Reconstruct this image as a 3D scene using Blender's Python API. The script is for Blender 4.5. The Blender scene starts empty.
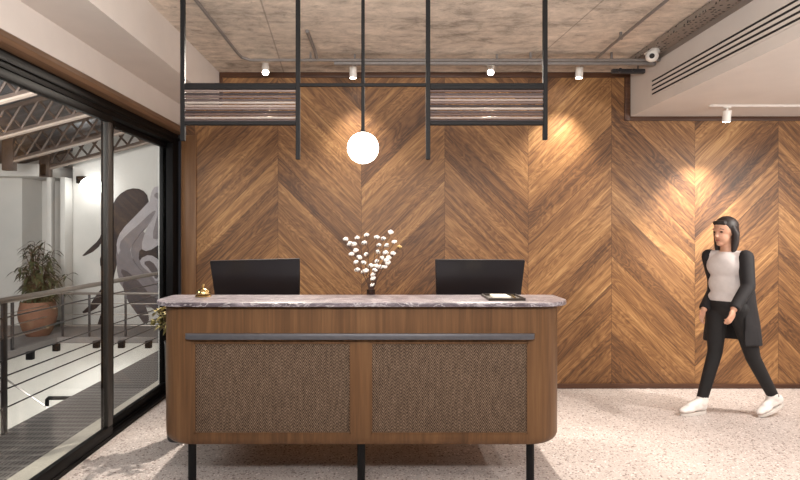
import bpy, bmesh, math, random
from mathutils import Vector, Matrix, Quaternion
R = random.Random(7)
PI = math.pi
C = bpy.context.scene.collection
F = 560.0            # focal length in pixels of the 800 px wide frame
WALL = 5.45          # distance of the timber wall
CAMZ = 1.5
H = 3.07             # slab soffit height

# ------------------------------------------------------------------ materials
def new_mat(name):
    m = bpy.data.materials.new(name); m.use_nodes = True
    nt = m.node_tree; nt.nodes.clear()
    out = nt.nodes.new('ShaderNodeOutputMaterial')
    return m, nt, out
class N:
    def __init__(s, nt): s.nt = nt
    def n(s, t, **k):
        o = s.nt.nodes.new(t)
        for a, b in k.items(): setattr(o, a, b)
        return o
    def l(s, a, b): s.nt.links.new(a, b)
    def math(s, op, a, b=None, c=None):
        o = s.n('ShaderNodeMath', operation=op)
        for i, v in enumerate((a, b, c)):
            if v is None: continue
            if isinstance(v, (int, float)): o.inputs[i].default_value = v
            else: s.l(v, o.inputs[i])
        return o.outputs[0]
    def mix(s, f, a, b, mode='MIX'):
        o = s.n('ShaderNodeMix', data_type='RGBA', blend_type=mode)
        for i, v in ((0, f), (6, a), (7, b)):
            if isinstance(v, (int, float)): o.inputs[i].default_value = v
            elif isinstance(v, tuple): o.inputs[i].default_value = (*v, 1) if len(v) == 3 else v
            else: s.l(v, o.inputs[i])
        return o.outputs[2]
    def ramp(s, f, stops):
        o = s.n('ShaderNodeValToRGB'); cr = o.color_ramp
        while len(cr.elements) < len(stops): cr.elements.new(.5)
        for e, (p, c) in zip(cr.elements, stops):
            e.position = p; e.color = (*c, 1) if isinstance(c, tuple) else (c, c, c, 1)
        s.l(f, o.inputs[0]); return o.outputs[0]
    def coord(s): return s.n('ShaderNodeTexCoord').outputs['Object']
    def mapping(s, v, scale=(1, 1, 1), rot=(0, 0, 0), loc=(0, 0, 0)):
        o = s.n('ShaderNodeMapping'); s.l(v, o.inputs[0])
        o.inputs['Scale'].default_value = scale; o.inputs['Rotation'].default_value = rot; o.inputs['Location'].default_value = loc
        return o.outputs[0]
    def noise(s, v, scale, detail=4, rough=.55, dist=0):
        o = s.n('ShaderNodeTexNoise'); s.l(v, o.inputs['Vector'])
        o.inputs['Scale'].default_value = scale; o.inputs['Detail'].default_value = detail
        o.inputs['Roughness'].default_value = rough; o.inputs['Distortion'].default_value = dist
        return o.outputs[0]
    def bsdf(s, out, col, rough=.5, metal=0, bump=None, bstr=.2, bdist=.01, spec=None, **k):
        b = s.n('ShaderNodeBsdfPrincipled')
        for nm, v in (('Base Color', col), ('Roughness', rough), ('Metallic', metal)):
            if isinstance(v, (int, float)): b.inputs[nm].default_value = v
            elif isinstance(v, tuple): b.inputs[nm].default_value = (*v, 1)
            else: s.l(v, b.inputs[nm])
        if spec is not None: b.inputs['Specular IOR Level'].default_value = spec
        for a, v in k.items(): b.inputs[a.replace('_', ' ')].default_value = v
        if bump is not None:
            bp = s.n('ShaderNodeBump'); bp.inputs['Strength'].default_value = bstr; bp.inputs['Distance'].default_value = bdist
            s.l(bump, bp.inputs['Height']); s.l(bp.outputs[0], b.inputs['Normal'])
        s.l(b.outputs[0], out.inputs[0]); return b

def srgb(r, g, b):
    f = lambda c: (c/255/12.92) if c/255 <= .04045 else ((c/255+.055)/1.055)**2.4
    return (f(r), f(g), f(b))

def mat_plain(name, col, rough=.5, metal=0, var=.08, vscale=30, spec=None, bstr=.04, **k):
    m, nt, out = new_mat(name); g = N(nt)
    nz = g.noise(g.coord(), vscale, 4)
    c = g.ramp(nz, [(.3, tuple(x*(1-var) for x in col)), (.7, tuple(min(1, x*(1+var)) for x in col))])
    g.bsdf(out, c, rough, metal, bump=nz, bstr=bstr, bdist=.002, spec=spec, **k)
    return m

def mat_emit(name, col, strength):
    m, nt, out = new_mat(name); g = N(nt)
    e = g.n('ShaderNodeEmission'); e.inputs[0].default_value = (*col, 1); e.inputs[1].default_value = strength
    g.l(e.outputs[0], out.inputs[0]); return m

def mat_chevron(name):
    m, nt, out = new_mat(name); g = N(nt)
    co = g.coord(); sp = g.n('ShaderNodeSeparateXYZ'); g.l(co, sp.inputs[0])
    x, z = sp.outputs[0], sp.outputs[2]
    per = .8115; x0 = -.993
    t = g.math('DIVIDE', g.math('SUBTRACT', x, x0), per)      # peaks at even t, valleys at odd t
    col = g.math('FLOOR', t)
    fr = g.math('SUBTRACT', t, col)                            # 0..1 inside the column
    par = g.math('MULTIPLY', g.math('FRACT', g.math('MULTIPLY', col, .5)), 2.0)   # 0 or 1
    par = g.math('ROUND', par)
    # u: distance from the nearest peak seam (par 0 -> fr, par 1 -> 1-fr)
    u = g.math('MULTIPLY', g.math('ABSOLUTE', g.math('SUBTRACT', fr, par)), per)
    v = g.math('ADD', z, g.math('MULTIPLY', u, .99))
    bw = .253
    # boards of uneven width: nudge the coordinate
    vb = g.math('DIVIDE', v, bw)
    wob = g.math('MULTIPLY', g.math('SINE', g.math('MULTIPLY', vb, 2.37)), .17)
    vb = g.math('ADD', vb, wob)
    bid = g.math('FLOOR', vb); bf = g.math('FRACT', vb)
    # random per board and column
    cmb = g.n('ShaderNodeCombineXYZ'); g.l(col, cmb.inputs[0]); g.l(bid, cmb.inputs[1])
    wn = g.n('ShaderNodeTexWhiteNoise', noise_dimensions='3D'); g.l(cmb.outputs[0], wn.inputs['Vector'])
    rnd = wn.outputs['Value']; rc = wn.outputs['Color']
    spr = g.n('ShaderNodeSeparateColor'); g.l(rc, spr.inputs[0])
    # grain coordinates: along the board and across
    along = g.math('SUBTRACT', u, z); 
    gx = g.n('ShaderNodeCombineXYZ')
    g.l(g.math('ADD', g.math('MULTIPLY', along, .7), g.math('MULTIPLY', rnd, 37)), gx.inputs[0])
    g.l(g.math('MULTIPLY', v, .7), gx.inputs[1]); g.l(g.math('MULTIPLY', spr.outputs[1], 23), gx.inputs[2])
    gv = gx.outputs[0]
    fine = g.noise(g.mapping(gv, (1.5, 62, 1)), 1.0, 6, .6, .3)
    broad = g.noise(g.mapping(gv, (.75, 15, 1)), 1.0, 5, .62, 1.2)
    knot = g.noise(g.mapping(gv, (1.1, 5.5, 1)), 1.0, 3, .5, 2.2)
    rings = g.math('FRACT', g.math('MULTIPLY', knot, 9))
    rings = g.math('ABSOLUTE', g.math('SUBTRACT', rings, .5))
    tone = g.math('ADD', g.math('ADD', .05, g.math('MULTIPLY', rnd, .25)), g.math('MULTIPLY', broad, .68))
    tone = g.math('ADD', tone, g.math('MULTIPLY', g.math('SUBTRACT', fine, .5), .5))
    tone = g.math('ADD', tone, g.math('MULTIPLY', g.math('SUBTRACT', rings, .25), .30))
    c = g.ramp(tone, [(.22, srgb(62, 41, 27)), (.38, srgb(94, 64, 41)), (.54, srgb(127, 90, 57)), (.70, srgb(158, 117, 75)), (.88, srgb(194, 154, 104))])
    # joints: between boards and on the seams
    j = g.math('LESS_THAN', g.math('MINIMUM', bf, g.math('SUBTRACT', 1, bf)), .011)
    sfr = g.math('LESS_THAN', g.math('MINIMUM', fr, g.math('SUBTRACT', 1, fr)), .003)
    jj = g.math('MAXIMUM', j, sfr)
    c = g.mix(g.math('MULTIPLY', jj, .55), c, srgb(50, 30, 20))
    hgt = g.math('SUBTRACT', g.math('MULTIPLY', fine, .25), jj)
    rg = g.math('ADD', .36, g.math('MULTIPLY', fine, .2))
    g.bsdf(out, c, rg, bump=hgt, bstr=.25, bdist=.004, spec=.4)
    return m

def mat_wood(name, dark, mid, light, axis='Z', rough=.42, fs=1.0):
    m, nt, out = new_mat(name); g = N(nt)
    sc = {'Z': (60, 60, 2.2), 'X': (2.2, 60, 60), 'Y': (60, 2.2, 60)}[axis]
    sc2 = {'Z': (14, 14, .9), 'X': (.9, 14, 14), 'Y': (14, .9, 14)}[axis]
    co = g.coord()
    a = g.noise(g.mapping(co, tuple(s*fs for s in sc)), 1, 5, .6, .2)
    b = g.noise(g.mapping(co, tuple(s*fs for s in sc2)), 1, 3, .5, .6)
    t = g.math('ADD', g.math('MULTIPLY', a, .5), g.math('MULTIPLY', b, .5))
    c = g.ramp(t, [(.3, dark), (.5, mid), (.7, light)])
    g.bsdf(out, c, rough, bump=a, bstr=.08, bdist=.002, spec=.35)
    return m

def mat_concrete(name, base):
    m, nt, out = new_mat(name); g = N(nt)
    co = g.coord()
    big = g.noise(g.mapping(co, (.8, 1.2, 1)), 1.5, 6, .65, .5)
    mid = g.noise(g.mapping(co, (1, 1.5, 1)), 5.5, 9, .78, .4)
    streak = g.noise(g.mapping(co, (.9, 16, 1)), 1, 5, .65, .5)
    sp = g.n('ShaderNodeSeparateXYZ'); g.l(co, sp.inputs[0])
    wav = g.math('MULTIPLY', g.math('SUBTRACT', g.noise(co, 1.3, 3), .5), .03)
    row = g.math('DIVIDE', g.math('ADD', sp.outputs[1], wav), .46)
    rf = g.math('FRACT', row)
    wn = g.n('ShaderNodeTexWhiteNoise', noise_dimensions='1D'); g.l(g.math('FLOOR', row), wn.inputs['W'])
    line = g.math('LESS_THAN', rf, .018)
    ln = g.math('MULTIPLY', line, g.ramp(g.noise(g.mapping(co, (1.4, .3, 1)), 1.6, 4), [(.42, 0.0), (.56, 1.0)]))
    lx = g.math('FRACT', g.math('ADD', g.math('DIVIDE', g.math('ADD', sp.outputs[0], g.math('MULTIPLY', sp.outputs[1], .08)), 2.3), .22))
    ln2 = g.math('MULTIPLY', g.math('LESS_THAN', lx, .005), .8)
    spots = g.noise(g.mapping(co, (1, 1.5, 1)), 7, 7, .75)
    dk = g.ramp(spots, [(.57, 0.0), (.70, 1.0)])
    pale = g.ramp(g.noise(g.mapping(co, (.8, 2.2, 1)), 4.3, 6, .7), [(.55, 0.0), (.72, 1.0)])
    t = g.math('ADD', g.math('MULTIPLY', big, .4), g.math('MULTIPLY', streak, .10))
    t = g.math('ADD', t, g.math('MULTIPLY', mid, .52))
    t = g.math('ADD', t, g.math('MULTIPLY', g.math('SUBTRACT', wn.outputs[0], .5), .05))
    c = g.ramp(t, [(.39, tuple(k*.45 for k in base)), (.50, base), (.61, tuple(min(1, k*1.4) for k in base))])
    c = g.mix(g.math('MULTIPLY', dk, .7), c, tuple(k*.4 for k in base))
    c = g.mix(g.math('MULTIPLY', pale, .35), c, srgb(196, 186, 176))
    lines = g.math('MAXIMUM', ln, ln2)
    c = g.mix(g.math('MULTIPLY', lines, .6), c, tuple(k*.25 for k in base))
    hh = g.math('SUBTRACT', g.math('ADD', mid, g.math('MULTIPLY', streak, .5)), lines)
    g.bsdf(out, c, .85, bump=hh, bstr=.4, bdist=.012, spec=.2)
    return m

def mat_terrazzo(name):
    m, nt, out = new_mat(name); g = N(nt)
    co = g.coord()
    v = g.n('ShaderNodeTexVoronoi'); g.l(co, v.inputs['Vector']); v.inputs['Scale'].default_value = 78
    spc = g.n('ShaderNodeSeparateColor'); g.l(v.outputs['Color'], spc.inputs[0])
    chip = g.math('LESS_THAN', v.outputs['Distance'], g.math('ADD', .12, g.math('MULTIPLY', spc.outputs[0], .6)))
    pick = g.math('GREATER_THAN', spc.outputs[1], .3)
    cc = g.ramp(spc.outputs[2], [(0, srgb(112, 98, 93)), (.4, srgb(158, 142, 136)), (.7, srgb(196, 182, 176)), (1, srgb(228, 220, 216))])
    base = g.ramp(g.noise(co, 3, 4), [(.3, srgb(184, 175, 171)), (.7, srgb(197, 188, 184))])
    c = g.mix(g.math('MULTIPLY', chip, pick), base, cc)
    v2 = g.n('ShaderNodeTexVoronoi'); g.l(co, v2.inputs['Vector']); v2.inputs['Scale'].default_value = 140
    s2 = g.n('ShaderNodeSeparateColor'); g.l(v2.outputs['Color'], s2.inputs[0])
    d2 = g.math('MULTIPLY', g.math('LESS_THAN', v2.outputs['Distance'], .4), g.math('GREATER_THAN', s2.outputs[0], .72))
    c = g.mix(g.math('MULTIPLY', d2, .6), c, srgb(110, 92, 86))
    g.bsdf(out, c, .45, spec=.4)
    return m

def mat_marble(name):
    m, nt, out = new_mat(name); g = N(nt)
    co = g.coord()
    a = g.noise(g.mapping(co, (3.2, 9, 9), (0, 0, .25)), 1.6, 7, .62, 1.6)
    vein = g.math('ABSOLUTE', g.math('SUBTRACT', a, .5))
    b = g.noise(g.mapping(co, (2, 6, 6), (0, 0, -.3)), 2.2, 6, .6, 1.0)
    c = g.ramp(b, [(.3, srgb(72, 64, 70)), (.5, srgb(110, 101, 108)), (.68, srgb(150, 141, 148))])
    vv = g.ramp(vein, [(0, 1.0), (.035, 0.0)])
    c = g.mix(g.math('MULTIPLY', vv, .7), c, srgb(216, 210, 212))
    d = g.noise(g.mapping(co, (5, 14, 14), (0, 0, .5)), 1.3, 6, .6, 2)
    dv = g.ramp(g.math('ABSOLUTE', g.math('SUBTRACT', d, .5)), [(0, 1.0), (.02, 0.0)])
    c = g.mix(g.math('MULTIPLY', dv, .6), c, srgb(66, 54, 58))
    g.bsdf(out, c, .3, spec=.4); return m

def mat_weave(name):
    m, nt, out = new_mat(name); g = N(nt)
    co = g.coord(); sp = g.n('ShaderNodeSeparateXYZ'); g.l(co, sp.inputs[0])
    x, z = sp.outputs[0], sp.outputs[2]
    # herringbone weave: diagonals flip every narrow column
    w = .036
    xc = g.math('DIVIDE', x, w); fx = g.math('ABSOLUTE', g.math('SUBTRACT', g.math('FRACT', xc), .5))
    d = g.math('ADD', g.math('MULTIPLY', fx, 2.0*w), z)
    st = g.math('SINE', g.math('MULTIPLY', d, 2*PI/.019))
    nz = g.noise(g.mapping(co, (260, 260, 120)), 1, 3, .6)
    nb = g.noise(g.mapping(co, (60, 60, 9)), 1, 4, .65)
    t = g.math('ADD', g.math('MULTIPLY', g.math('ADD', st, 1), .17), g.math('MULTIPLY', nz, .46))
    t = g.math('ADD', t, g.math('MULTIPLY', g.math('SUBTRACT', nb, .5), .25))
    c = g.ramp(t, [(.22, srgb(44, 33, 26)), (.42, srgb(96, 78, 64)), (.58, srgb(136, 115, 97)), (.8, srgb(188, 166, 145))])
    g.bsdf(out, c, .8, bump=t, bstr=.5, bdist=.004, spec=.2); return m

def mat_glass(name, tint=(.93, .95, .95), refl=1.0):
    m, nt, out = new_mat(name); g = N(nt)
    tr = g.n('ShaderNodeBsdfTransparent'); tr.inputs[0].default_value = (*tint, 1)
    gl = g.n('ShaderNodeBsdfGlossy'); gl.inputs['Roughness'].default_value = 0.0
    lw = g.n('ShaderNodeLayerWeight'); lw.inputs[0].default_value = .5
    fr = g.math('ADD', .035, g.math('MULTIPLY', .9, g.math('POWER', lw.outputs['Facing'], 5.0)))
    mx = g.n('ShaderNodeMixShader')
    g.l(g.math('MULTIPLY', fr, refl), mx.inputs[0]); g.l(tr.outputs[0], mx.inputs[1]); g.l(gl.outputs[0], mx.inputs[2])
    g.l(mx.outputs[0], out.inputs[0]); return m

def mat_grating(name):
    m, nt, out = new_mat(name); g = N(nt)
    co = g.coord(); sp = g.n('ShaderNodeSeparateXYZ'); g.l(co, sp.inputs[0])
    a = g.math('SINE', g.math('MULTIPLY', sp.outputs[0], 2*PI/.03))
    b = g.math('SINE', g.math('MULTIPLY', sp.outputs[1], 2*PI/.09))
    t = g.math('MAXIMUM', a, b)
    c = g.ramp(t, [(.3, srgb(84, 79, 77)), (.8, srgb(138, 132, 129))])
    g.bsdf(out, c, .5, .3, bump=t, bstr=.4, bdist=.006); return m

def mat_perforated(name):
    m, nt, out = new_mat(name); g = N(nt)
    co = g.coord()
    v = g.n('ShaderNodeTexVoronoi'); g.l(co, v.inputs['Vector']); v.inputs['Scale'].default_value = 26; v.inputs['Randomness'].default_value = .35
    h = g.math('LESS_THAN', v.outputs['Distance'], .3)
    c = g.mix(h, srgb(150, 140, 132), srgb(46, 40, 37))
    g.bsdf(out, c, .5, .4); return m

def mat_corrugated(name, col):
    m, nt, out = new_mat(name); g = N(nt)
    nz = g.noise(g.coord(), 4, 5)
    c = g.ramp(nz, [(.3, tuple(k*.6 for k in col)), (.7, col)])
    g.bsdf(out, c, .35, .5); return m

def mat_leaf(name, a, b):
    m, nt, out = new_mat(name); g = N(nt)
    c = g.ramp(g.noise(g.coord(), 14, 3), [(.35, a), (.65, b)])
    g.bsdf(out, c, .55); return m

M = {}
M['chevron'] = mat_chevron('chevron_walnut')
M['trimdark'] = mat_wood('trim_walnut', srgb(56, 36, 26), srgb(76, 50, 36), srgb(94, 64, 46), 'X')
M['casing'] = mat_wood('casing_walnut', srgb(92, 64, 42), srgb(118, 85, 57), srgb(138, 104, 72), 'Z')
M['headtrim'] = mat_wood('head_walnut', srgb(80, 59, 44), srgb(106, 80, 60), srgb(126, 98, 76), 'Y')
M['deskwood'] = mat_wood('desk_walnut', srgb(80, 56, 37), srgb(105, 75, 50), srgb(126, 93, 63), 'Z', fs=.9)
M['concrete'] = mat_concrete('concrete', srgb(192, 180, 167))
M['terrazzo'] = mat_terrazzo('terrazzo')
M['white'] = mat_plain('white_plaster', srgb(206, 197, 190), .8, var=.03, vscale=4)
M['offwhite'] = mat_plain('atrium_plaster', srgb(205, 202, 198), .85, var=.04, vscale=3)
M['whitemetal'] = mat_plain('white_metal', srgb(226, 222, 216), .4, var=.02)
M['black'] = mat_plain('black_metal', srgb(22, 21, 22), .6, .0, var=.1, spec=.2)
M['frameblack'] = mat_plain('frame_black', srgb(11, 10, 11), .5, .0, var=.1, spec=.12)
M['bronze'] = mat_plain('bronze_stile', srgb(52, 48, 45), .45, .2, var=.08)
M['darkgrey'] = mat_plain('dark_grey_metal', srgb(70, 68, 70), .38, .6, var=.06)
M['railgrey'] = mat_plain('rail_grey', srgb(104, 104, 110), .4, .5, var=.06)
M['marble'] = mat_marble('marble')
M['weave'] = mat_weave('woven_panel')
M['glass'] = mat_glass('glass_pane')
M['screen'] = mat_plain('monitor_black', srgb(22, 21, 25), .28, 0, var=.05, spec=.5)
M['brass'] = mat_plain('brass', (.72, .52, .24), .22, 1.0, var=.06)
M['cotton'] = mat_plain('cotton', srgb(244, 238, 232), .95, var=.04, vscale=80, bstr=.4)
M['bud'] = mat_plain('dry_bud', srgb(206, 170, 110), .8, var=.1)
M['twig'] = mat_plain('twig', srgb(66, 44, 36), .8, var=.2)
M['vase'] = mat_plain('dark_glass', srgb(46, 32, 28), .15, 0, var=.1, spec=.6)
M['globe'] = mat_emit('globe_glow', (1, .93, .84), 9.0)
M['flood'] = mat_emit('flood_glow', (1, .97, .93), 9.0)
M['lens'] = mat_emit('spot_lens', (1, .9, .78), 40.0)
M['galv'] = mat_plain('galvanised', srgb(122, 117, 114), .5, .3, var=.1)
M['perf'] = mat_perforated('perforated_steel')
M['slot'] = mat_plain('slot_dark', srgb(32, 28, 26), .8)
M['grating'] = mat_grating('grating')
M['sillstone'] = mat_plain('sill_stone', srgb(204, 196, 184), .6, var=.06)
M['steel'] = mat_plain('brushed_steel', srgb(150, 142, 136), .35, .8, var=.06)
M['rust'] = mat_plain('truss_steel', srgb(70, 58, 52), .6, .3, var=.25, vscale=8)
M['flange'] = mat_plain('flange_lit', srgb(140, 126, 116), .6, var=.08)  # truss steel in a paler tone, standing for light on the lower flange
M['roofsheet'] = mat_corrugated('roof_sheet', srgb(96, 96, 99))
M['terracotta'] = mat_plain('terracotta', srgb(118, 80, 62), .8, var=.12, vscale=10)
M['leaf'] = mat_leaf('palm_leaf', srgb(36, 43, 26), srgb(68, 76, 48))
M['leaf2'] = mat_leaf('olive_leaf', srgb(92, 84, 44), srgb(148, 136, 84))
M['greyfloor'] = mat_plain('landing_floor', srgb(116, 110, 108), .6, var=.06)
M['mhair'] = mat_plain('mural_black', srgb(38, 34, 38), .8, var=.12, vscale=6)
M['mdark'] = mat_plain('mural_dark_grey', srgb(80, 75, 79), .8, var=.1, vscale=6)
M['mmid'] = mat_plain('mural_mid_grey', srgb(122, 116, 120), .8, var=.1, vscale=6)
M['mlight'] = mat_plain('mural_light_grey', srgb(168, 163, 167), .8, var=.08, vscale=6)
M['skin'] = mat_plain('skin', srgb(196, 148, 122), .55, var=.05, vscale=20, Subsurface_Weight=.05)
M['hair'] = mat_plain('dark_hair', srgb(36, 26, 24), .55, var=.2, vscale=60)
M['shirt'] = mat_plain('grey_shirt', srgb(206, 198, 196), .85, var=.04)
M['coat'] = mat_plain('black_coat', srgb(25, 22, 25), .8, var=.12)
M['trousers'] = mat_plain('black_trousers', srgb(21, 19, 21), .75, var=.1)
M['sneaker'] = mat_plain('white_sneaker', srgb(226, 220, 216), .6, var=.03)
M['sole'] = mat_plain('sole', srgb(205, 198, 192), .7, var=.03)
M['eye'] = mat_plain('eye_dark', srgb(30, 22, 20), .2)
M['lip'] = mat_plain('lip', srgb(168, 104, 92), .5)
M['paper'] = mat_plain('paper', srgb(226, 220, 208), .8, var=.03)
M['traydark'] = mat_plain('tray_dark', srgb(48, 38, 30), .4, var=.1)

# ------------------------------------------------------------------ mesh helpers
def add_box(bm, a, b, rot=None, piv=None):
    x0, y0, z0 = a; x1, y1, z1 = b
    vs = [bm.verts.new(p) for p in ((x0,y0,z0),(x1,y0,z0),(x1,y1,z0),(x0,y1,z0),(x0,y0,z1),(x1,y0,z1),(x1,y1,z1),(x0,y1,z1))]
    for f in ((0,3,2,1),(4,5,6,7),(0,1,5,4),(1,2,6,5),(2,3,7,6),(3,0,4,7)): bm.faces.new([vs[i] for i in f])
    if rot is not None: bmesh.ops.rotate(bm, verts=vs, cent=piv or Vector(((x0+x1)/2,(y0+y1)/2,(z0+z1)/2)), matrix=rot)
    return vs
def box_bm(a, b, bev=0, seg=2):
    bm = bmesh.new(); add_box(bm, a, b)
    if bev: bmesh.ops.bevel(bm, geom=bm.edges[:], offset=bev, segments=seg, profile=.5, affect='EDGES')
    return bm
def frame_of(d):
    d = d.normalized(); up = Vector((0,0,1)) if abs(d.z) < .95 else Vector((1,0,0))
    a = d.cross(up).normalized(); return a, a.cross(d).normalized()
def add_tube(bm, pts, rads, seg=12, cap=True):
    pts = [Vector(p) for p in pts]
    if not isinstance(rads, (list, tuple)): rads = [rads]*len(pts)
    rings = []; pa = None
    for i, p in enumerate(pts):
        d = (pts[min(i+1, len(pts)-1)] - pts[max(i-1, 0)])
        if d.length < 1e-9: d = Vector((0,0,1))
        d.normalize()
        if pa is None: a, b = frame_of(d)
        else:
            a = (pa - d*pa.dot(d))
            if a.length < 1e-6: a, _ = frame_of(d)
            a.normalize(); b = d.cross(a)*-1
            b = a.cross(d)
        pa = a
        rings.append([bm.verts.new(p + (a*math.cos(2*PI*k/seg) + b*math.sin(2*PI*k/seg))*rads[i]) for k in range(seg)])
    for i in range(len(rings)-1):
        for k in range(seg):
            q = (k+1) % seg; bm.faces.new((rings[i][k], rings[i][q], rings[i+1][q], rings[i+1][k]))
    if cap:
        bm.faces.new(rings[0][::-1]); bm.faces.new(rings[-1])
def tube_bm(pts, r, seg=12):
    bm = bmesh.new(); add_tube(bm, pts, r, seg); return bm
def add_lathe(bm, prof, c=(0,0,0), seg=32):
    rings = []
    for r, z in prof:
        if r < 1e-6: rings.append([bm.verts.new((c[0], c[1], c[2]+z))])
        else: rings.append([bm.verts.new((c[0]+r*math.cos(2*PI*k/seg), c[1]+r*math.sin(2*PI*k/seg), c[2]+z)) for k in range(seg)])
    for A, B in zip(rings, rings[1:]):
        for k in range(seg):
            q = (k+1) % seg
            if len(A) == 1 and len(B) == 1: continue
            if len(A) == 1: bm.faces.new((A[0], B[q], B[k]))
            elif len(B) == 1: bm.faces.new((A[k], A[q], B[0]))
            else: bm.faces.new((A[k], A[q], B[q], B[k]))
def lathe_bm(prof, c=(0,0,0), seg=32):
    bm = bmesh.new(); add_lathe(bm, prof, c, seg); return bm
def add_ball(bm, c, r, sub=2, rot=None):
    rr = r if isinstance(r, (tuple, list)) else (r, r, r)
    mtx = Matrix.Translation(c) @ (rot.to_4x4() if rot is not None else Matrix.Identity(4)) @ Matrix.Diagonal((*rr, 1))
    bmesh.ops.create_icosphere(bm, subdivisions=sub, radius=1, matrix=mtx)
def add_prism(bm, outline, y0, y1, axis='Y'):
    """outline of (a, b); extruded along axis"""
    def P(a, b, t): return {'Y': (a, t, b), 'Z': (a, b, t), 'X': (t, a, b)}[axis]
    A = [bm.verts.new(P(a, b, y0)) for a, b in outline]; B = [bm.verts.new(P(a, b, y1)) for a, b in outline]
    n = len(A)
    for i in range(n): bm.faces.new((A[i], A[(i+1)%n], B[(i+1)%n], B[i]))
    bm.faces.new(A[::-1]); bm.faces.new(B)
def prism_bm(outline, y0, y1, axis='Y', bev=0):
    bm = bmesh.new(); add_prism(bm, outline, y0, y1, axis); bmesh.ops.recalc_face_normals(bm, faces=bm.faces[:])
    if bev:
        es = [e for e in bm.edges if len(e.link_faces) == 2 and e.calc_face_angle(0) > .6]
        bmesh.ops.bevel(bm, geom=es, offset=bev, segments=2, profile=.5, affect='EDGES')
    return bm

def wloc(o):
    v = Vector((0,0,0))
    while o is not None: v += o.location; o = o.parent
    return v
def obj(name, bm, m, parent=None, smooth=30, origin=None):
    """bm in world coordinates"""
    bmesh.ops.recalc_face_normals(bm, faces=bm.faces[:])
    base = wloc(parent) if parent else Vector((0,0,0))
    org = Vector(origin) if origin is not None else (Vector((0,0,0)) if parent is None else base)
    bmesh.ops.translate(bm, verts=bm.verts[:], vec=-org)
    me = bpy.data.meshes.new(name); bm.to_mesh(me); bm.free()
    me.materials.append(M[m] if isinstance(m, str) else m)
    if smooth:
        for p in me.polygons: p.use_smooth = True
        try: me.set_sharp_from_angle(angle=math.radians(smooth))
        except Exception: pass
    o = bpy.data.objects.new(name, me); C.objects.link(o)
    o.location = org - base
    if parent: o.parent = parent
    return o
def thing(name, label, cat, loc=(0,0,0), group=None):
    o = bpy.data.objects.new(name, None); C.objects.link(o); o.location = loc
    o.empty_display_size = .1
    return tag(o, label, cat, group)
def tag(o, label, cat, group=None, kind=None):
    o['label'] = label; o['category'] = cat
    if group: o['group'] = group
    if kind: o['kind'] = kind
    return o
def struct(name, bm, m, parent=None, label=None, cat=None):
    o = obj(name, bm, m, parent)
    if parent is None:
        o['kind'] = 'structure'
        if label: o['label'] = label
        if cat: o['category'] = cat
    return o
def apply_mods(o):
    dg = bpy.context.evaluated_depsgraph_get(); dg.update()
    me = bpy.data.meshes.new_from_object(o.evaluated_get(dg)); o.modifiers.clear(); o.data = me
def remesh(o, vox, it=4, fac=.5):
    md = o.modifiers.new('r', 'REMESH'); md.mode = 'VOXEL'; md.voxel_size = vox; md.use_smooth_shade = True
    s = o.modifiers.new('s', 'SMOOTH'); s.factor = fac; s.iterations = it
    mats = list(o.data.materials)
    apply_mods(o)
    if not o.data.materials:
        for mm in mats: o.data.materials.append(mm)
    for p in o.data.polygons: p.use_smooth = True

def at(px, py, d):           # a point at depth d seen at a pixel of the photograph (used for measuring)
    return Vector(((px-380)*d/F, d, CAMZ-(py-234)*d/F))

# ------------------------------------------------------------------ the setting
BACKY = -4.0; RX = 6.0; LX = -1.96
struct('floor', box_bm((-2.1, BACKY, -.12), (RX+.12, WALL+.1, 0)), 'terrazzo', label='pale speckled terrazzo floor of the lobby', cat='floor')
struct('ceiling', box_bm((-2.1, BACKY, H), (RX+.12, WALL+.1, H+.2)), 'concrete', label='raw board-marked concrete ceiling', cat='ceiling')
bm = bmesh.new(); add_box(bm, (-1.93, WALL, 0), (RX, WALL+.1, H)); struct('wall_back', bm, 'chevron', label='walnut chevron-boarded feature wall', cat='wall')
struct('wall_right', box_bm((RX, BACKY, 0), (RX+.12, WALL, H)), 'white')
struct('wall_front', box_bm((-2.1, BACKY-.12, 0), (RX+.12, BACKY, H)), 'white')
# left wall above the glazing, with the boxed-out bulkhead
bm = bmesh.new()
add_prism(bm, [(-2.10, 2.546), (-1.93, 2.546), (-1.93, 2.75), (-1.56, 2.75), (-1.56, H), (-2.10, H)], BACKY, WALL)
struct('wall_left', bm, 'white', label='white plaster bulkhead above the glass doors', cat='wall')
# wood head over the glazing (rounded inner edge) and casing on the timber wall
bm = bmesh.new(); add_prism(bm, [(-2.08, 2.462), (-1.945, 2.462), (-1.912, 2.475), (-1.90, 2.50), (-1.905, 2.53), (-1.925, 2.545), (-2.08, 2.545)], BACKY, WALL)
struct('trim_1', bm, 'headtrim', label='walnut head trim running over the glass doors', cat='trim')
struct('trim_2', box_bm((-1.93, WALL-.018, 0), (-1.785, WALL, 2.46), .004), 'casing', label='walnut casing board beside the glass doors', cat='trim')
# dark borders on the timber wall
struct('trim_3', box_bm((-1.56, WALL-.02, H-.05), (2.43, WALL, H), .003), 'trimdark')
struct('trim_4', box_bm((2.375, WALL-.02, 2.60), (2.43, WALL, H-.05), .003), 'trimdark')
struct('trim_5', box_bm((2.431, WALL-.02, 2.60), (RX, WALL, 2.639), .003), 'trimdark')
struct('trim_6', box_bm((-1.56, WALL-.02, 2.75), (-1.53, WALL, H-.05), .003), 'trimdark')
struct('baseboard_back', box_bm((-1.785, WALL-.022, 0), (RX, WALL, .045), .003), 'trimdark', label='low dark walnut skirting along the timber wall', cat='baseboard')
# plaster bulkhead on the right
bm = bmesh.new(); add_box(bm, (2.43, BACKY, 2.64), (RX, WALL-.021, H)); struct('trim_7', bm, 'white', label='white dropped plaster bulkhead with slot vent', cat='bulkhead')

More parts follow.
